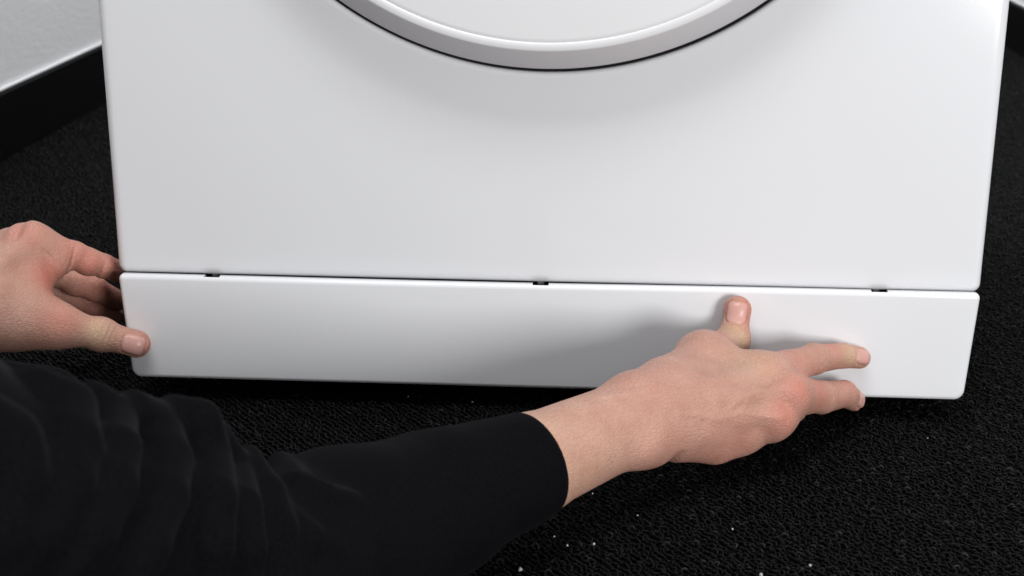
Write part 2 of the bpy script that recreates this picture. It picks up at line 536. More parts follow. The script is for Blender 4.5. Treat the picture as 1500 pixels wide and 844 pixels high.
# plinth (kick plate): thin moulded panel in front of the base tray, three notches in its top lip
def plinth():
    zt, zb = 0.0917, 0.0150
    rr = 0.0034
    loops = []
    X0, X1 = -MW + 0.0018, MW - 0.0012

    def outl(ins): return rrect(X0, X1, zb, zt, 0.0068, 0.004, ins, xb=0.016)
    def warp(lp):   # the loose panel sits a touch lower towards its left half
        return [(x, y, z + (z > 0.06) * (-0.0006 * math.exp(-((x + 0.07) / 0.17) ** 2) + 0.0005 / (1 + math.exp(-(x - 0.06) / 0.03)))) for x, y, z in lp]
    back = 0.0008
    loops.append(warp([(x, back, z) for x, z in outl(0.0012)]))
    loops.append(warp([(x, back - 0.0010, z) for x, z in outl(0.0)]))
    y0 = -0.0062
    for k in range(0, 7):
        t = math.pi / 2 * (1 - k / 6)
        loops.append(warp([(x, y0 + rr * (1 - math.cos(t)), z) for x, z in outl(rr * (1 - math.sin(t)))]))
    # fill the middle with a slightly crowned face
    for ins in (0.010, 0.02, 0.03):
        loops.append(warp([(x, y0 - 0.0001, z) for x, z in outl(ins)]))
    o = loops_to_mesh('plinth_panel', loops, M_PLASTIC, None, cap_first=True, cap_last=True)
    for px, py in ((311, 403), (792, 415), (1288, 426)):
        c = at(px, py, -0.002)
        cut = box('cut', c[0] - 0.0055, c[0] + 0.0055, -0.0045, 0.02, 0.080, 0.12, M_DARK)
        md = o.modifiers.new('b', 'BOOLEAN'); md.object = cut; md.operation = 'DIFFERENCE'; md.solver = 'EXACT'
        bpy.context.view_layer.objects.active = o
        bpy.context.view_layer.update()
        dg = bpy.context.evaluated_depsgraph_get()
        me = bpy.data.meshes.new_from_object(o.evaluated_get(dg))
        o.modifiers.clear(); o.data = me
        cm = cut.data; bpy.data.objects.remove(cut); bpy.data.meshes.remove(cm)
    md = o.modifiers.new('wn', 'WEIGHTED_NORMAL'); md.keep_sharp = True
    return o


pl = P(plinth())
pl['label'] = 'white plinth panel being pressed on below the door panel'
for px, py, s in ((311, 403, 1), (792, 415, 0), (1288, 426, -1)):
    c = at(px, py, 0.004)
    k = box('clip', c[0] - 0.0022 + s * 0.002, c[0] + 0.0022 + s * 0.002, 0.0045, 0.0165, 0.082, 0.0935, M_CLIP, bev=0.0006)
    P(k)


# ------------------------------------------------------------------ implicit-surface modelling
def nrm(v): v = np.asarray(v, float); return v / np.linalg.norm(v)


def prim(a, b, ra, rb, k=0.006, n=None, f=1.0):
    return dict(a=np.asarray(a, float), b=np.asarray(b, float), ra=ra, rb=rb, k=k, n=None if n is None else nrm(n), f=f)


def ball(a, r, k=0.006, n=None, f=1.0):
    return prim(a, np.asarray(a, float) + [1e-5, 0, 0], r, r, k, n, f)


def d_prim(p, X, Y, Z):
    a, b = p['a'], p['b']; ba = b - a; L2 = float(ba @ ba)
    x = X - a[0]; y = Y - a[1]; z = Z - a[2]
    t = np.clip((x * ba[0] + y * ba[1] + z * ba[2]) / L2, 0, 1)
    x = x - t * ba[0]; y = y - t * ba[1]; z = z - t * ba[2]
    q = x * x + y * y + z * z
    if p['n'] is not None and p['f'] != 1.0:
        n = p['n']; dn = x * n[0] + y * n[1] + z * n[2]
        q = q + dn * dn * (1 / p['f'] ** 2 - 1)
    return np.sqrt(q) - (p['ra'] + t * (p['rb'] - p['ra']))


def smin(a, b, k):
    h = np.maximum(k - np.abs(a - b), 0) / k
    return np.minimum(a, b) - h * h * k * 0.25


class Grid:
    def __init__(s, lo, hi, h):
        s.lo = np.asarray(lo, float); s.h = h
        s.n = [int(math.ceil((hi[i] - lo[i]) / h)) + 1 for i in range(3)]
        s.ax = [(s.lo[i] + h * np.arange(s.n[i])).astype(np.float32) for i in range(3)]

    def full(s, v=0.5): return np.full(s.n, v, np.float32)

    def sl(s, lo, hi):
        out = []
        for i in range(3):
            a = max(0, int((lo[i] - s.lo[i]) / s.h)); b = min(s.n[i], int((hi[i] - s.lo[i]) / s.h) + 2)
            if b <= a: return None
            out.append(slice(a, b))
        return tuple(out)

    def co(s, sl):
        return s.ax[0][sl[0]][:, None, None], s.ax[1][sl[1]][None, :, None], s.ax[2][sl[2]][None, None, :]

    def bb(s, p, m):
        r = max(p['ra'], p['rb']) + m
        return s.sl(np.minimum(p['a'], p['b']) - r, np.maximum(p['a'], p['b']) + r)

    def add(s, D, prims, m=0.02):
        for p in prims:
            sl = s.bb(p, m)
            if sl is None: continue
            D[sl] = smin(D[sl], d_prim(p, *s.co(sl)).astype(np.float32), p['k'])
        return D


def eval_pts(prims, Pt):
    d = np.full(len(Pt), 0.5)
    for p in prims: d = smin(d, d_prim(p, Pt[:, 0], Pt[:, 1], Pt[:, 2]), p['k'])
    return d


def surface_nets(D, lo, h, relax=2):
    inside = D < 0
    n = D.shape
    c = np.zeros([n[0] - 1, n[1] - 1, n[2] - 1], np.uint8)
    for i in (0, 1):
        for j in (0, 1):
            for k in (0, 1):
                c += inside[i:n[0] - 1 + i, j:n[1] - 1 + j, k:n[2] - 1 + k]
    act = (c > 0) & (c < 8)
    I = np.argwhere(act)
    idx = np.full(act.shape, -1, np.int32); idx[act] = np.arange(len(I))
    S = np.zeros((len(I), 3)); W = np.zeros(len(I))
    corners = [(i, j, k) for i in (0, 1) for j in (0, 1) for k in (0, 1)]
    val = {q: D[I[:, 0] + q[0], I[:, 1] + q[1], I[:, 2] + q[2]].astype(float) for q in corners}
    for q in corners:
        for ax in range(3):
            if q[ax] == 0:
                q2 = list(q); q2[ax] = 1; q2 = tuple(q2)
                a, b = val[q], val[q2]
                cr = (a < 0) != (b < 0)
                t = np.where(cr, a / np.where(a - b == 0, 1, a - b), 0)
                pt = np.array(q, float)[None, :] + np.eye(3)[ax][None, :] * t[:, None]
                S += pt * cr[:, None]; W += cr
    V = (I + S / W[:, None]) * h + lo
    quads = []
    for ax in range(3):
        o1, o2 = (ax + 1) % 3, (ax + 2) % 3
        sl0 = [slice(1, n[i] - 1) for i in range(3)]; sl1 = list(sl0)
        sl0[ax] = slice(0, n[ax] - 1); sl1[ax] = slice(1, n[ax])
        A = inside[tuple(sl0)]; B = inside[tuple(sl1)]
        E = np.argwhere(A != B)
        if not len(E): continue
        flip = A[E[:, 0], E[:, 1], E[:, 2]]
        base = E.copy()
        for i in range(3):
            if i != ax: base[:, i] += 1
        def cell(d1, d2):
            q = base.copy(); q[:, o1] += d1; q[:, o2] += d2
            return idx[q[:, 0], q[:, 1], q[:, 2]]
        Q = np.stack([cell(-1, -1), cell(0, -1), cell(0, 0), cell(-1, 0)], 1)
        Q[~flip] = Q[~flip][:, ::-1]
        quads.append(Q)
    Q = np.concatenate(quads)
    # light relaxation, then back onto the surface
    for _ in range(relax):
        acc = np.zeros_like(V); cnt = np.zeros(len(V))
        for a, b in ((0, 1), (1, 2), (2, 3), (3, 0)):
            for s, t in ((a, b), (b, a)):
                for k in range(3): acc[:, k] += np.bincount(Q[:, s], V[Q[:, t], k], len(V))
                cnt += np.bincount(Q[:, s], minlength=len(V))
        V = 0.5 * V + 0.5 * acc / np.maximum(cnt, 1)[:, None]
    for _ in range(1 if relax else 0):
        g = (V - lo) / h; g0 = np.clip(np.floor(g).astype(int), 1, np.array(n) - 3); fr = g - g0
        def samp(off):
            r = 0
            for q in corners:
                w = np.prod([fr[:, k] if q[k] else 1 - fr[:, k] for k in range(3)], axis=0)
                r = r + w * D[g0[:, 0] + q[0] + off[0], g0[:, 1] + q[1] + off[1], g0[:, 2] + q[2] + off[2]]
            return r
        d = samp((0, 0, 0))
        G = np.stack([samp(tuple(np.eye(3, dtype=int)[k])) - samp(tuple(-np.eye(3, dtype=int)[k])) for k in range(3)], 1) / (2 * h)
        gn = (G ** 2).sum(1)
        st = np.clip(d / np.maximum(gn, 0.1), -h, h)
        V = V - st[:, None] * G
    return V, Q


# ------------------------------------------------------------------ hands
class Hand:
    """joints given as world points; fingers = list of dicts(j=[mcp,pip,dip,tip], r=[..])"""
    pass


def finger_prims(j, r, swell=1.0, pad=None):
    pr = []
    for i in range(len(j) - 1):
        pr.append(prim(j[i], j[i + 1], r[i], r[i + 1], 0.004))
    return pr


def local_frame(a, b, up):
    d = nrm(b - a); n = up - d * (up @ d); n = nrm(n); t = np.cross(d, n)
    return d, n, t


def build_hand(name, lo, hi, h, palm, fingers, nails, grooves, marks, bumps=(), veins=()):
    """returns V, Q, mask(n,3).
    palm: prims; fingers: list of prim lists; nails: (finger index, tip, dir, up, len, halfwidth)
    grooves: (point, dir along the groove normal, radius of reach, depth, width, up or None)
    marks: (channel, point, radius, strength)"""
    g = Grid(lo, hi, h)
    DP = g.add(g.full(), palm, 0.03)
    D = DP.copy()
    VB = np.zeros_like(D) if veins else None
    for fi, fp in enumerate(fingers):
        F = g.full(); g.add(F, fp, 0.016)
        for (ix, tip, d, up, ln, hw) in nails:
            if ix != fi: continue
            d_, n_, t_ = local_frame(tip - d, tip, up)
            c = tip - d_ * (ln * 0.36)
            sl = g.sl(c - 0.02, c + 0.02)
            X, Y, Z = g.co(sl)
            s = (X - c[0]) * d_[0] + (Y - c[1]) * d_[1] + (Z - c[2]) * d_[2]
            t = (X - c[0]) * t_[0] + (Y - c[1]) * t_[1] + (Z - c[2]) * t_[2]
            nn = (X - c[0]) * n_[0] + (Y - c[1]) * n_[1] + (Z - c[2]) * n_[2]
            rr = 0.0035
            qx = np.abs(s) - (ln / 2 - rr); qy = np.abs(t) - (hw - rr)
            rect = np.sqrt(np.maximum(qx, 0) ** 2 + np.maximum(qy, 0) ** 2) + np.minimum(np.maximum(qx, qy), 0) - rr
            Fl = F[sl]
            on = (nn > 0.0005)
            # sunken rim round the plate, plate slightly proud of its bed and flatter across
            rim = 0.00085 * np.exp(-((rect - 0.0004) / 0.0007) ** 2)
            plate = np.where(rect < 0, -0.00025 + 0.00045 * np.clip(1 - (t / hw) ** 2, 0, 1), 0)
            Fl = Fl + np.where(on, rim + plate, 0)
            F[sl] = Fl
        D = np.minimum(D, smin(DP, F, 0.012))
    if bumps:
        g.add(D, bumps, 0.02)
    for (pt, dr, reach, depth, width, up) in grooves:
        pt = np.asarray(pt); dr = nrm(dr)
        sl = g.sl(pt - reach, pt + reach)
        if sl is None: continue
        X, Y, Z = g.co(sl)
        x = X - pt[0]; y = Y - pt[1]; z = Z - pt[2]
        s = x * dr[0] + y * dr[1] + z * dr[2]
        rad = np.sqrt(x * x + y * y + z * z) / reach
        w = np.clip(1 - rad ** 2, 0, 1)
        if up is not None:
            u = nrm(up); w = w * np.clip((x * u[0] + y * u[1] + z * u[2]) / (0.4 * reach) , 0, 1)
        D[sl] = D[sl] + (depth * w * np.exp(-(s / width) ** 2)).astype(np.float32)
    def snap(p):
        p = np.array(p, float)
        for _ in range(12):
            q = np.clip(np.round((p - g.lo) / h).astype(int), 1, np.array(g.n) - 2)
            d = D[tuple(q)]
            G = np.array([D[tuple(q + e)] - D[tuple(q - e)] for e in np.eye(3, dtype=int)]) / (2 * h)
            gl = np.linalg.norm(G)
            if gl < 0.05 or abs(d) > 0.2: break
            p = p - G / gl * float(d) * 0.8
        return p
    for vn in veins:
        pts = []
        for a, b in zip(vn[:-1], vn[1:]):
            pts += [snap(a * (1 - t) + b * t) for t in (0, 0.25, 0.5, 0.75)]
        for k, p in enumerate(pts[:-1]):
            q = pts[k + 1]
            sl = g.sl(np.minimum(p, q) - 0.006, np.maximum(p, q) + 0.006)
            if sl is None: continue
            dd = d_prim(prim(p, q, 0, 0), *g.co(sl))
            # overlapping segments: take the largest lift only
            VB[sl] = np.maximum(VB[sl], np.exp(-(dd / 0.0019) ** 2)).astype(np.float32) if VB is not None else 0
    if veins: D = D - 0.00055 * VB
    V, Q = surface_nets(D, g.lo, h)
    M = np.zeros((len(V), 3))
    for ch, pt, rad, st in marks:
        dd = ((V - np.asarray(pt)) ** 2).sum(1)
        M[:, ch] = np.maximum(M[:, ch], st * np.exp(-dd / rad ** 2))
    for (ix, tip, d, up, ln, hw) in nails:
        d_, n_, t_ = local_frame(tip - d, tip, up)
        c = tip - d_ * (ln * 0.36)
        s = (V - c) @ d_; t = (V - c) @ t_; nn = (V - c) @ n_
        rr = 0.0035
        qx = np.abs(s) - (ln / 2 - rr); qy = np.abs(t) - (hw - rr)
        rect = np.sqrt(np.maximum(qx, 0) ** 2 + np.maximum(qy, 0) ** 2) + np.minimum(np.maximum(qx, qy), 0) - rr
        k = np.clip(-rect / 0.0006, 0, 1) * (nn > 0.0008)
        M[:, 2] = np.maximum(M[:, 2], k)
        M[:, 0] *= (1 - k); M[:, 1] *= (1 - k)
    return V, Q, M


RPARTS = []      # body pieces: (V,Q,M)
CAMV = lambda p: nrm(CAM - p)


def right_hand():
    W = at(940, 610, -0.140)
    CU = at(775, 682, -0.208)            # a little inside the cuff
    FA = at(640, 735, -0.265)
    Mi = at(1118, 552, -0.075); Mm = at(1150, 578, -0.088); Mr = at(1130, 612, -0.098); Mp = at(1085, 634, -0.103)
    print('R hand metacarpals', [round(float(np.linalg.norm(q - W)), 4) for q in (Mi, Mm, Mr, Mp)])
    up = nrm(np.cross(Mp - Mi, Mm - W))
    if up @ CAMV(Mm) < 0: up = -up
    lat = nrm(np.cross(nrm(Mm - W), up))
    ax = nrm(W - CU)
    if lat @ (Mi - Mp) < 0: lat = -lat
    # lat points to the thumb side
    palm = []
    dn = -up
    # forearm and wrist
    fl = nrm(up * 1.0)
    palm += [prim(FA, CU, 0.034, 0.0285, 0.01, fl, 0.86), prim(CU, W - ax * 0.012, 0.0285, 0.0250, 0.006, fl, 0.84),
             prim(W - ax * 0.012, W + ax * 0.012, 0.0250, 0.0245, 0.006, fl, 0.82)]
    wi = W + lat * 0.008; wm = W + lat * 0.003; wr_ = W - lat * 0.006; wp = W - lat * 0.012
    palm += [prim(wi, Mi + dn * 0.004, 0.0145, 0.0125, 0.018), prim(wm, Mm + dn * 0.004, 0.0155, 0.0125, 0.016),
             prim(wr_, Mr + dn * 0.004, 0.0155, 0.0115, 0.016), prim(wp, Mp + dn * 0.004, 0.0155, 0.0105, 0.016)]
    # knuckles
    palm += [ball(Mi + up * 0.0015, 0.0115, 0.010), ball(Mm + up * 0.001, 0.0112, 0.014), ball(Mr, 0.0096, 0.014), ball(Mp + up * 0.001, 0.0092, 0.010)]
    # heel of the hand on the ulnar side, web to the thumb
    palm += [prim(W - lat * 0.015 + ax * 0.030 + dn * 0.006, Mp - ax * 0.02 + dn * 0.008, 0.0135, 0.011, 0.014),
             prim(Mi * 0.55 + at(1192, 527, -0.04) * 0.45 + dn * 0.004, Mm * 0.6 + at(1203, 583, -0.052) * 0.4 + dn * 0.004, 0.0075, 0.0075, 0.008)]
    # thumb
    T0 = W + lat * 0.014 + ax * 0.030 + dn * 0.006
    T1 = at(1030, 525, -0.066); T2 = at(1074, 498, -0.024); T3 = at(1080, 455, -0.0155)
    print('R thumb', [round(float(np.linalg.norm(a - b)), 4) for a, b in ((T0, T1), (T1, T2), (T2, T3))])
    palm += [prim(T0, T1, 0.0150, 0.0135, 0.016), prim(T1, Mi * 0.6 + T1 * 0.4 + dn * 0.002, 0.011, 0.009, 0.02)]
    thumb = [prim(T1, T2, 0.0135, 0.0100, 0.005), prim(T2, T3, 0.0103, 0.0086, 0.005), ball(T2, 0.0105, 0.004), ball(T3 + nrm(T3 - T2) * 0.001, 0.0088, 0.003)]
    I1 = at(1192, 526, -0.038); I2 = at(1234, 521, -0.0205); I3 = at(1259, 524, -0.0155)
    print('R index', [round(float(np.linalg.norm(a - b)), 4) for a, b in ((Mi, I1), (I1, I2), (I2, I3))])
    index = [prim(Mi, I1, 0.0122, 0.0098, 0.006), prim(I1, I2, 0.0098, 0.0084, 0.002), prim(I2, I3, 0.0084, 0.0075, 0.002), ball(I1, 0.0099, 0.003)]
    D1 = at(1203, 582, -0.052); D2 = at(1236, 577, -0.028); D3 = at(1251, 586, -0.0165)
    print('R middle', [round(float(np.linalg.norm(a - b)), 4) for a, b in ((Mm, D1), (D1, D2), (D2, D3))])
    middle = [prim(Mm, D1, 0.0118, 0.0108, 0.006), prim(D1, D2, 0.0108, 0.0090, 0.002), prim(D2, D3, 0.0090, 0.0076, 0.002)]
    R1 = at(1160, 598, -0.060); R2 = at(1162, 586, -0.040); R3 = at(1152, 572, -0.030)
    ring = [prim(Mr, R1, 0.0108, 0.009, 0.006), prim(R1, R2, 0.009, 0.0078, 0.004), prim(R2, R3, 0.0078, 0.0068, 0.004)]
    P1 = at(1118, 624, -0.072); P2 = at(1126, 612, -0.056); P3 = at(1120, 596, -0.048)
    pinky = [prim(Mp, P1, 0.0095, 0.0080, 0.006), prim(P1, P2, 0.0080, 0.0070, 0.004), prim(P2, P3, 0.0070, 0.006, 0.004)]
    tu = CAMV(T3)
    iu = nrm(CAMV(I3) + np.array([0.9, 0, 0.15])); mu = nrm(CAMV(D3) + np.array([1.0, 0, 0.1]))
    nails = [(0, T3 + nrm(T3 - T2) * 0.003, nrm(T3 - T2), tu, 0.0150, 0.0068),
             (1, I3 + nrm(I3 - I2) * 0.003, nrm(I3 - I2), iu, 0.0115, 0.0052),
             (2, D3 + nrm(D3 - D2) * 0.003, nrm(D3 - D2), mu, 0.0115, 0.0052)]
    grooves = []
    td = nrm(T3 - T2)
    for o_, dpt in ((-0.0035, 0.0005), (-0.001, 0.0007), (0.0018, 0.0006), (0.004, 0.0003)):
        grooves.append((T2 + td * o_ + tu * 0.008, td + 0.1 * AX_R * (o_ * 300), 0.009, dpt, 0.0007, None))
    idr = nrm(I2 - I1)
    for o_ in (-0.003, 0, 0.003):
        grooves.append((I1 + idr * o_ + up * 0.008, idr, 0.008, 0.0004, 0.0008, None))
        grooves.append((I2 + nrm(I3 - I2) * o_ * 0.8 + iu * 0.006, nrm(I3 - I2), 0.007, 0.0003, 0.0007, None))
    mdr = nrm(D1 - Mm)
    for o_ in (-0.004, -0.001, 0.002):
        grooves.append((D1 + mdr * o_ + up * 0.008, mdr, 0.009, 0.00028, 0.0008, None))
    # hollows between the knuckles
    for a, b in ((Mi, Mm), (Mm, Mr), (Mr, Mp)):
        c = (a + b) / 2 + up * 0.010 - nrm(a - W) * 0.004
        grooves.append((c, nrm(a - b), 0.022, 0.0014, 0.007, None))
    # wrist crease on the ulnar side
    grooves.append((W - lat * 0.028 + ax * 0.012 + dn * 0.004, ax, 0.02, 0.004, 0.006, None))
    # tendons
    bumps = []
    for a, b, s in ((wi, Mi, 1), (wm, Mm, 1), (wr_, Mr, 1), (wp, Mp, 1)):
        a2 = a * 0.55 + b * 0.45 + up * 0.0120; b2 = b * 0.95 + a * 0.05 + up * 0.0085
        bumps.append(prim(a2, b2, 0.0022, 0.0030, 0.010))
    # veins that show faintly under the skin of the back of the hand
    sk = lambda u, v: W + (Mm - W) * u + lat * v + up * 0.017
    veins = [[sk(0.10, -0.004), sk(0.25, -0.006), sk(0.42, -0.011), sk(0.58, -0.009), sk(0.74, -0.015), sk(0.90, -0.017)],
             [sk(0.42, -0.011), sk(0.55, -0.002), sk(0.70, 0.003), sk(0.86, 0.008)],
             [sk(-0.35, 0.008), sk(-0.1, 0.011), sk(0.2, 0.013), sk(0.45, 0.018), sk(0.7, 0.020)]]
    # fine folds over the knuckles
    for kn, rr_ in ((Mm, 0.010), (Mr, 0.009), (Mi, 0.009)):
        fd = nrm(kn - W)
        for o_ in (-0.0036, -0.0012, 0.0012, 0.0036):
            grooves.append((kn + up * rr_ + fd * o_, fd + lat * (o_ * 60), 0.0095, 0.00032, 0.0007, None))
    # ulnar head at the wrist
    bumps.append(ball(W - ax * 0.014 - lat * 0.017 + up * 0.010, 0.0085, 0.012))
    marks = [(0, Mi + up * 0.012, 0.013, 0.35), (0, Mm + up * 0.012, 0.012, 0.8), (0, Mr + up * 0.010, 0.012, 0.8), (0, Mp + up * 0.01, 0.014, 0.3),
             (0, D1 - mdr * 0.02 + up * 0.008, 0.014, 0.6),
             (0, T3 + AX_R * 0.008, 0.010, 0.85), (0, T3 - AX_R * 0.006 + td * 0.004, 0.006, 0.5), (0, T2 + td * 0.010 + AX_R * 0.007, 0.009, 0.75),
             (1, T2 + tu * 0.009 - td * 0.002, 0.0105, 0.8), (1, I2 + iu * 0.007, 0.0085, 0.42), (1, Mi - ax * 0.012 + lat * 0.012 + up * 0.01, 0.018, 0.22), (0, I1 * 0.5 + I2 * 0.5 + np.array([0, 0, 0.008]), 0.010, 0.5),
             (0, I3 + nrm(I3 - I2) * 0.005, 0.008, 0.45), (0, D3 + nrm(D3 - D2) * 0.003, 0.009, 0.5), (0, D2 + np.array([0, 0, 0.008]), 0.012, 0.5),
             (0, W + lat * 0.01 + up * 0.02, 0.03, 0.12),
             (0, Mp - ax * 0.02 - lat * 0.006, 0.028, 0.32), (0, (I1 + Mi) / 2 + up * 0.008, 0.018, 0.3), (0, (D1 + D2) / 2, 0.016, 0.35),
             (1, CU + up * 0.02, 0.05, 0.16), (0, W - lat * 0.02, 0.025, 0.22)]
    allp = palm + thumb + index + middle + ring + pinky
    lo = np.min([np.minimum(p['a'], p['b']) - max(p['ra'], p['rb']) for p in allp], 0) - 0.006
    hi = np.max([np.maximum(p['a'], p['b']) + max(p['ra'], p['rb']) for p in allp], 0) + 0.006
    V, Q, M = build_hand('r', lo, hi, 0.00080, palm, [thumb, index, middle, ring, pinky], nails, grooves, marks, bumps, veins)
    RPARTS.append((V, Q, M))
    return W, CU, FA


def left_hand():
    W = at(-62, 440, -0.055)
    FA = at(-330, 470, -0.13)
    Mi = at(46, 362, -0.004); Mm = at(22, 368, 0.018); Mr = at(20, 392, 0.036); Mp = at(22, 425, 0.050)
    print('L metacarpals', [round(float(np.linalg.norm(q - W)), 4) for q in (Mi, Mm, Mr, Mp)])
    I1 = at(108, 374, 0.010); I2 = at(152, 390, 0.022); I3 = at(186, 402, 0.040)
    D1 = at(84, 400, 0.038); D2 = at(140, 424, 0.042); D3 = at(172, 440, 0.060)
    R1 = at(80, 428, 0.050); R2 = at(136, 452, 0.052); R3 = at(168, 462, 0.066)
    P1 = at(75, 455, 0.062); P2 = at(120, 475, 0.066); P3 = at(150, 482, 0.078)
    print('L idx', [round(float(np.linalg.norm(a - b)), 4) for a, b in ((Mi, I1), (I1, I2), (I2, I3))])
    print('L mid', [round(float(np.linalg.norm(a - b)), 4) for a, b in ((Mm, D1), (D1, D2), (D2, D3))])
    T0 = at(2, 462, -0.045); T1 = at(78, 476, -0.034); T2 = at(148, 490, -0.0215); T3 = at(200, 504, -0.0162)
    print('L thumb', [round(float(np.linalg.norm(a - b)), 4) for a, b in ((T0, T1), (T1, T2), (T2, T3))])
    ax = nrm(Mi - W)
    cv = CAMV(Mi)
    palm = [prim(FA, W, 0.034, 0.0275, 0.012, cv, 0.85),
            prim(W, Mi, 0.022, 0.0138, 0.018), prim(W, Mm, 0.021, 0.0130, 0.016), prim(W, Mr, 0.021, 0.013, 0.016), prim(W, Mp, 0.021, 0.0125, 0.016),
            ball(Mi + np.array([-0.003, 0, 0.002]), 0.0138, 0.010), ball(Mm + np.array([-0.004, 0, 0.003]), 0.012, 0.006),
            prim(W, T0, 0.024, 0.021, 0.018), prim(T0, T1, 0.0205, 0.0150, 0.016),
            prim(T0 * 0.5 + T1 * 0.5, at(42, 405, -0.012), 0.014, 0.014, 0.016),          # flesh between thumb and index
            prim(at(20, 420, -0.02), at(58, 395, -0.006), 0.015, 0.0105, 0.014)]
    thumb = [prim(T1, T2, 0.0132, 0.0106, 0.006), prim(T2, T3, 0.0107, 0.0088, 0.005), ball(T2, 0.0110, 0.004), ball(T3, 0.0090, 0.003)]
    index = [prim(Mi, I1, 0.0138, 0.0098, 0.006), prim(I1, I2, 0.0098, 0.0086, 0.0025), prim(I2, I3, 0.0086, 0.0075, 0.002),
             ball((I1 + I2) / 2 + np.array([0.0, -0.0022, -0.0008]), 0.0094, 0.003), ball((Mi + I1 * 1.4) / 2.4 + np.array([0.003, -0.003, -0.004]), 0.0105, 0.004)]
    middle = [prim(Mm, D1, 0.0125, 0.0100, 0.006), prim(D1, D2, 0.0100, 0.0088, 0.003), prim(D2, D3, 0.0088, 0.0076, 0.003), ball((D1 + D2) / 2 + np.array([0, -0.002, -0.001]), 0.0098, 0.003)]
    ring = [prim(Mr, R1, 0.0120, 0.0095, 0.006), prim(R1, R2, 0.0095, 0.0082, 0.003), prim(R2, R3, 0.0082, 0.007, 0.003)]
    pinky = [prim(Mp, P1, 0.0105, 0.0082, 0.006), prim(P1, P2, 0.0082, 0.0072, 0.003), prim(P2, P3, 0.0072, 0.0062, 0.003)]
    td = nrm(T3 - T2)
    tu = nrm(CAMV(T3) + np.array([0.12, 0, -0.22]))
    nails = [(0, T3 + td * 0.0035, td, tu, 0.0150, 0.0068)]
    grooves = []
    tu2 = nrm(CAMV(T2) + np.array([0, 0, 0.1]))
    for o_, dpt, tw in ((-0.0065, 0.0004, 0.25), (-0.003, 0.0009, 0.12), (0.0006, 0.0008, 0.0), (0.0042, 0.0009, -0.12), (0.0075, 0.0004, -0.2)):
        grooves.append((T2 + td * o_ + tu2 * 0.0085, td + tw * AX_U, 0.0105, dpt, 0.00075, None))
    idr = nrm(I2 - I1); up3 = np.array([0, -1, -0.25])
    grooves.append((I1 + np.array([0, -0.009, -0.002]), nrm(I1 - Mi) + idr, 0.012, 0.0018, 0.0010, None))
    grooves.append((I2 + np.array([0, -0.008, -0.002]), idr, 0.011, 0.0010, 0.0009, None))
    # creases in the soft web
    for k in range(5):
        c = at(66 + k * 7, 372 + k * 6, -0.017)
        grooves.append((c, nrm(AX_R + AX_U * (0.9 - 0.25 * k)), 0.010, 0.0006, 0.0011, None))
    grooves.append((at(72, 400, -0.02), nrm(AX_R + 0.25 * AX_U), 0.018, 0.0012, 0.0022, None))
    grooves.append((at(30, 340, -0.01), nrm(AX_R), 0.016, 0.0030, 0.004, None))
    bumps = [prim(at(-20, 400, -0.052), at(30, 362, -0.020), 0.002, 0.0025, 0.010)]
    marks = [(0, Mi + np.array([0, -0.006, 0.010]), 0.014, 0.6), (0, at(72, 405, -0.02), 0.015, 0.9), (0, at(95, 470, -0.048), 0.015, 0.6), (0, at(88, 375, -0.02), 0.014, 0.5), (0, at(130, 385, 0.005), 0.016, 0.7),
             (0, I1 + np.array([0, -0.006, 0.004]), 0.016, 0.55), (0, I2, 0.014, 0.7), (0, D2, 0.02, 0.6), (0, R2, 0.02, 0.55), (0, (D1 + I1) / 2, 0.012, 0.4),
             (0, T3 + td * 0.007, 0.008, 0.75), (0, T3 + AX_U * 0.008, 0.008, 0.4), (1, T2 + tu2 * 0.010 - td * 0.003, 0.009, 0.5), (0, T2 * 0.4 + T3 * 0.6 - AX_U * 0.004, 0.008, 0.3)]
    allp = palm + thumb + index + middle + ring + pinky
    lo = np.min([np.minimum(p['a'], p['b']) - max(p['ra'], p['rb']) for p in allp], 0) - 0.006
    hi = np.max([np.maximum(p['a'], p['b']) + max(p['ra'], p['rb']) for p in allp], 0) + 0.006
    V, Q, M = build_hand('l', lo, hi, 0.00085, palm, [thumb, index, middle, ring, pinky], nails, grooves, marks, bumps)
    RPARTS.append((V, Q, M))
    return W, FA


RW, RCU, RFA = right_hand()
LW, LFA = left_hand()

# the rest of the body, out of the picture to the lower left
EL = at(395, 838, -0.375)          # right elbow
SR = np.array([-0.30, -0.62, 0.285])   # right shoulder
SL = np.array([-0.64, -0.50, 0.36])
LE = np.array([-0.665, -0.24, 0.125])
CH = (SR + SL) / 2 + np.array([-0.02, -0.06, -0.02])
HP = np.array([-0.66, -0.93, 0.27])
NK = (SR + SL) / 2 + np.array([0.02, 0.06, 0.07])
HD = NK + np.array([0.02, 0.10, 0.10])
body_prims = [prim(RFA, EL, 0.034, 0.036, 0.02), prim(EL, SR, 0.036, 0.042, 0.02), prim(LFA, LE, 0.033, 0.036, 0.02), prim(LE, SL, 0.036, 0.042, 0.02),
              prim(SR, SL, 0.055, 0.055, 0.05), prim(CH, HP, 0.125, 0.12, 0.06, (0.2, 0.3, 1), 0.8), prim(CH, NK, 0.06, 0.052, 0.04), prim(NK, HD, 0.05, 0.06, 0.02),
              prim(HD, HD + np.array([0.01, 0.035, 0.035]), 0.078, 0.074, 0.02), ball(HD + np.array([0.012, 0.075, -0.04]), 0.04, 0.05),
              ball(HD + np.array([0.018, 0.108, -0.002]), 0.012, 0.02), ball(HD + np.array([0.085, 0.01, 0.0]), 0.018, 0.01), ball(HD + np.array([-0.07, 0.02, 0.0]), 0.018, 0.01)]
KR = np.array([-0.52, -0.62, 0.075]); KL = np.array([-0.78, -0.60, 0.075])
AR = np.array([-0.56, -1.02, 0.06]); AL = np.array([-0.82, -1.0, 0.06])
HR = HP + np.array([0.09, 0, -0.03]); HL = HP + np.array([-0.09, 0, -0.03])
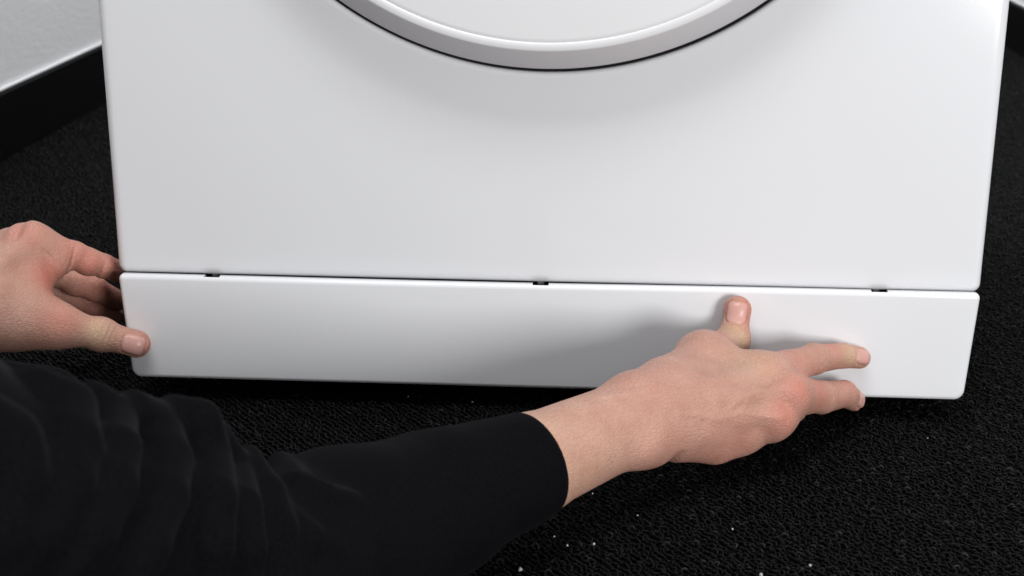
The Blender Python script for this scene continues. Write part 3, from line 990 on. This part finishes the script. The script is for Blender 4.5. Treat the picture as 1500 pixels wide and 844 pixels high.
leg_prims = [prim(HR, KR, 0.075, 0.055, 0.04), prim(KR, AR, 0.052, 0.04, 0.02), prim(HL, KL, 0.075, 0.055, 0.04), prim(KL, AL, 0.052, 0.04, 0.02)]


def coarse(prims, h, grow=0.0):
    lo = np.min([np.minimum(p['a'], p['b']) - max(p['ra'], p['rb']) for p in prims], 0) - 4 * h - grow
    hi = np.max([np.maximum(p['a'], p['b']) + max(p['ra'], p['rb']) for p in prims], 0) + 4 * h + grow
    g = Grid(lo, hi, h)
    D = g.add(g.full(), prims, 0.08)
    if grow: D -= grow
    return surface_nets(D, g.lo, h)


person = empty('person', (-0.6, -0.8, 0))
tag(person, 'person in a black long sleeved top pressing the white plinth with both hands', 'person')
PP = lambda o: parent_keep(o, person)
V, Q = coarse(body_prims, 0.008)
RPARTS.append((V, Q, np.zeros((len(V), 3))))
off = 0; VV = []; QQ = []; MM = []
for V, Q, Mk in RPARTS:
    VV.append(V); QQ.append(Q + off); MM.append(Mk); off += len(V)
body = np_mesh('body', np.concatenate(VV), np.concatenate(QQ), M_SKIN)
MM = np.concatenate(MM)
ca = body.data.color_attributes.new('skin_mask', 'FLOAT_COLOR', 'POINT')
ca.data.foreach_set('color', np.concatenate([MM, np.ones((len(MM), 1))], 1).astype(np.float32).ravel())
PP(body)
V, Q = coarse([prim(HD + np.array([0, 0.0, 0.012]), HD + np.array([0.004, 0.028, 0.05]), 0.082, 0.074, 0.02)], 0.006)
keep = (V[Q].mean(1) - HD) @ np.array([0, 0.55, -0.6]) < 0.022
PP(np_mesh('hair', V, Q[keep], M_HAIR))
V, Q = coarse(leg_prims, 0.009, 0.008)
PP(np_mesh('trousers', V, Q, M_TROUSER))


# ------------------------------------------------------------------ sweater: fine right sleeve with folds, coarse rest
def sweater():
    C0 = at(785, 678, -0.203)
    s1 = at(640, 738, -0.262); s2 = at(500, 793, -0.318)
    U1 = at(210, 800, -0.425); U2 = at(-60, 815, -0.49)
    pr = [prim(C0, s1, 0.0305, 0.0395, 0.004), prim(s1, s2, 0.0395, 0.0455, 0.006), prim(s2, EL, 0.0455, 0.042, 0.012),
          prim(EL, U1, 0.042, 0.0415, 0.012), prim(U1, U2, 0.0415, 0.052, 0.012), prim(U2, SR, 0.068, 0.078, 0.03)]
    lo = np.array([-0.36, -0.66, -0.02]); hi = np.array([0.05, -0.13, 0.30])
    h = 0.0021
    g = Grid(lo, hi, h)
    D = g.add(g.full(), pr, 0.05)

    def drop(px, py):
        """where the sight line of a photo pixel meets the plain sleeve (or passes nearest to it)"""
        d = nrm(ray(px, py)); t = 0.25; best = (9, t)
        for _ in range(80):
            q = eval_pts(pr, (CAM + t * d)[None, :])[0]
            if q < best[0]: best = (q, t)
            if abs(q) < 1e-4 or t > 1.1: break
            t += max(q * 0.8, 1e-4)
        return CAM + best[1] * d

    def inward(p):
        e = 1e-4
        return -nrm([eval_pts(pr, (p + e * np.eye(3)[k])[None, :])[0] - eval_pts(pr, (p - e * np.eye(3)[k])[None, :])[0] for k in range(3)])
    # puffs of bunched cloth round the bent elbow: (centre line, radius, how far it stands out)
    puffs = [([(-40, 600), (12, 650), (22, 710), (0, 780), (-40, 850)], 0.0150, 0.0105),
             ([(55, 568), (98, 598), (104, 650), (90, 705), (50, 780), (0, 850)], 0.0125, 0.0110),
             ([(134, 586), (160, 615), (168, 660), (160, 710), (125, 780), (80, 850)], 0.0102, 0.0100),
             ([(192, 604), (225, 625), (240, 675), (236, 730), (205, 800), (180, 860)], 0.0108, 0.0108),
             ([(255, 606), (290, 620), (305, 670), (310, 730), (305, 800), (300, 860)], 0.0108, 0.0108),
             ([(318, 628), (345, 680), (357, 740), (362, 800), (362, 860)], 0.0088, 0.0080),
             ([(365, 662), (395, 715), (412, 770), (420, 850)], 0.0088, 0.0066),
             ([(405, 670), (440, 705), (475, 722), (520, 730)], 0.0090, 0.0045),
             ([(425, 745), (455, 785), (500, 805)], 0.0090, 0.0038)]
    for line, r, outp in puffs:
        ctr = []
        for q in line:
            p3 = drop(*q); ctr.append(p3 + inward(p3) * (r - outp))
        n = len(ctr)
        for i in range(n - 1):
            ra = r * (0.8 if i == 0 else 1.0); rb = r * (0.75 if i == n - 2 else 1.0)
            g.add(D, [prim(ctr[i], ctr[i + 1], ra, rb, 0.0022)], 0.012)
    # cloth has no knife edges: average the field a little
    for _ in range(1):
        for ax_ in range(3):
            D = (0.25 * np.roll(D, 1, ax_) + 0.5 * D + 0.25 * np.roll(D, -1, ax_)).astype(np.float32)
    # low waves of the cloth
    X, Y, Z = g.co((slice(None), slice(None), slice(None)))
    D += (0.0008 * np.sin(X * 61 + Y * 23 + 1.3) * np.sin(Z * 47 + X * 17) + 0.0006 * np.sin(X * 120 + Z * 90) * np.sin(Y * 70)).astype(np.float32)
    # cut the cuff with a plane and hollow it
    c2 = at(782, 679, -0.204)
    axc = nrm(RW - C0)
    sd = (X - c2[0]) * axc[0] + (Y - c2[1]) * axc[1] + (Z - c2[2]) * axc[2]
    D = -smin(-D, -sd.astype(np.float32), 0.006)
    V, Q = surface_nets(D, g.lo, h)
    # stitched hem line
    q = (V - c2) @ axc
    V = V + 0
    c = [prim(U2, SR, 0.068, 0.078, 0.03), prim(at(-330, 472, -0.13), LE, 0.040, 0.052, 0.02), prim(LE, SL, 0.054, 0.068, 0.03), prim(SR, SL, 0.078, 0.078, 0.06),
         prim(CH, HP, 0.150, 0.142, 0.07, (0.2, 0.3, 1), 0.82), prim(CH, NK - np.array([0, 0.0, 0.02]), 0.085, 0.066, 0.05),
         prim(at(62, 604, -0.36), at(-150, 612, -0.40), 0.022, 0.030, 0.02), prim(at(-150, 612, -0.40), at(-420, 560, -0.46), 0.030, 0.06, 0.03), prim(at(-420, 560, -0.46), CH, 0.06, 0.10, 0.04)]
    V2, Q2 = coarse(c, 0.0055)
    Va = np.concatenate([V, V2]); Qa = np.concatenate([Q, Q2 + len(V)])
    return PP(np_mesh('sweater', Va, Qa, M_CLOTH))


sweater()


# ------------------------------------------------------------------ crumbs on the carpet
def crumb_mesh(seed):
    r = random.Random(seed)
    bm = bmesh.new(); bmesh.ops.create_icosphere(bm, subdivisions=1, radius=0.0009)
    for v in bm.verts:
        v.co *= r.uniform(0.7, 1.25); v.co.x *= r.uniform(0.9, 1.4)
    me = bpy.data.meshes.new('crumb'); bm.to_mesh(me); bm.free(); me.materials.append(M_CRUMB)
    return me


CM = [crumb_mesh(s) for s in range(4)]
for i, (px, py) in enumerate([(598, 581), (692, 589), (1359, 642), (934, 755), (1073, 775), (1187, 828), (1115, 842), (868, 723), (812, 786), (831, 799), (870, 797), (762, 834), (92, 181)]):
    w = at_z(px, py, 0.0006)
    o = bpy.data.objects.new('crumb', CM[i % 4]); COL.objects.link(o)
    o.location = w; o.rotation_euler = (random.uniform(0, 3), random.uniform(0, 3), random.uniform(0, 3))
    s = random.uniform(0.75, 1.4) * (0.95 if py > 825 or py < 200 else 0.62); o.scale = (s, s, s)
    lab = {(598, 581): 'tiny white crumb on the carpet between plinth and black sleeve', (692, 589): 'tiny white crumb on the carpet between plinth and black sleeve',
           (92, 181): 'tiny white crumb at the foot of the black baseboard', (1359, 642): 'tiny white crumb on the carpet just in front of the plinth corner',
           (868, 723): 'tiny white crumb on the carpet right under the bare wrist'}
    tag(o, lab.get((px, py), 'tiny white crumb on the open carpet in front of the black sleeve'), 'crumb', 'white crumbs scattered on the carpet')
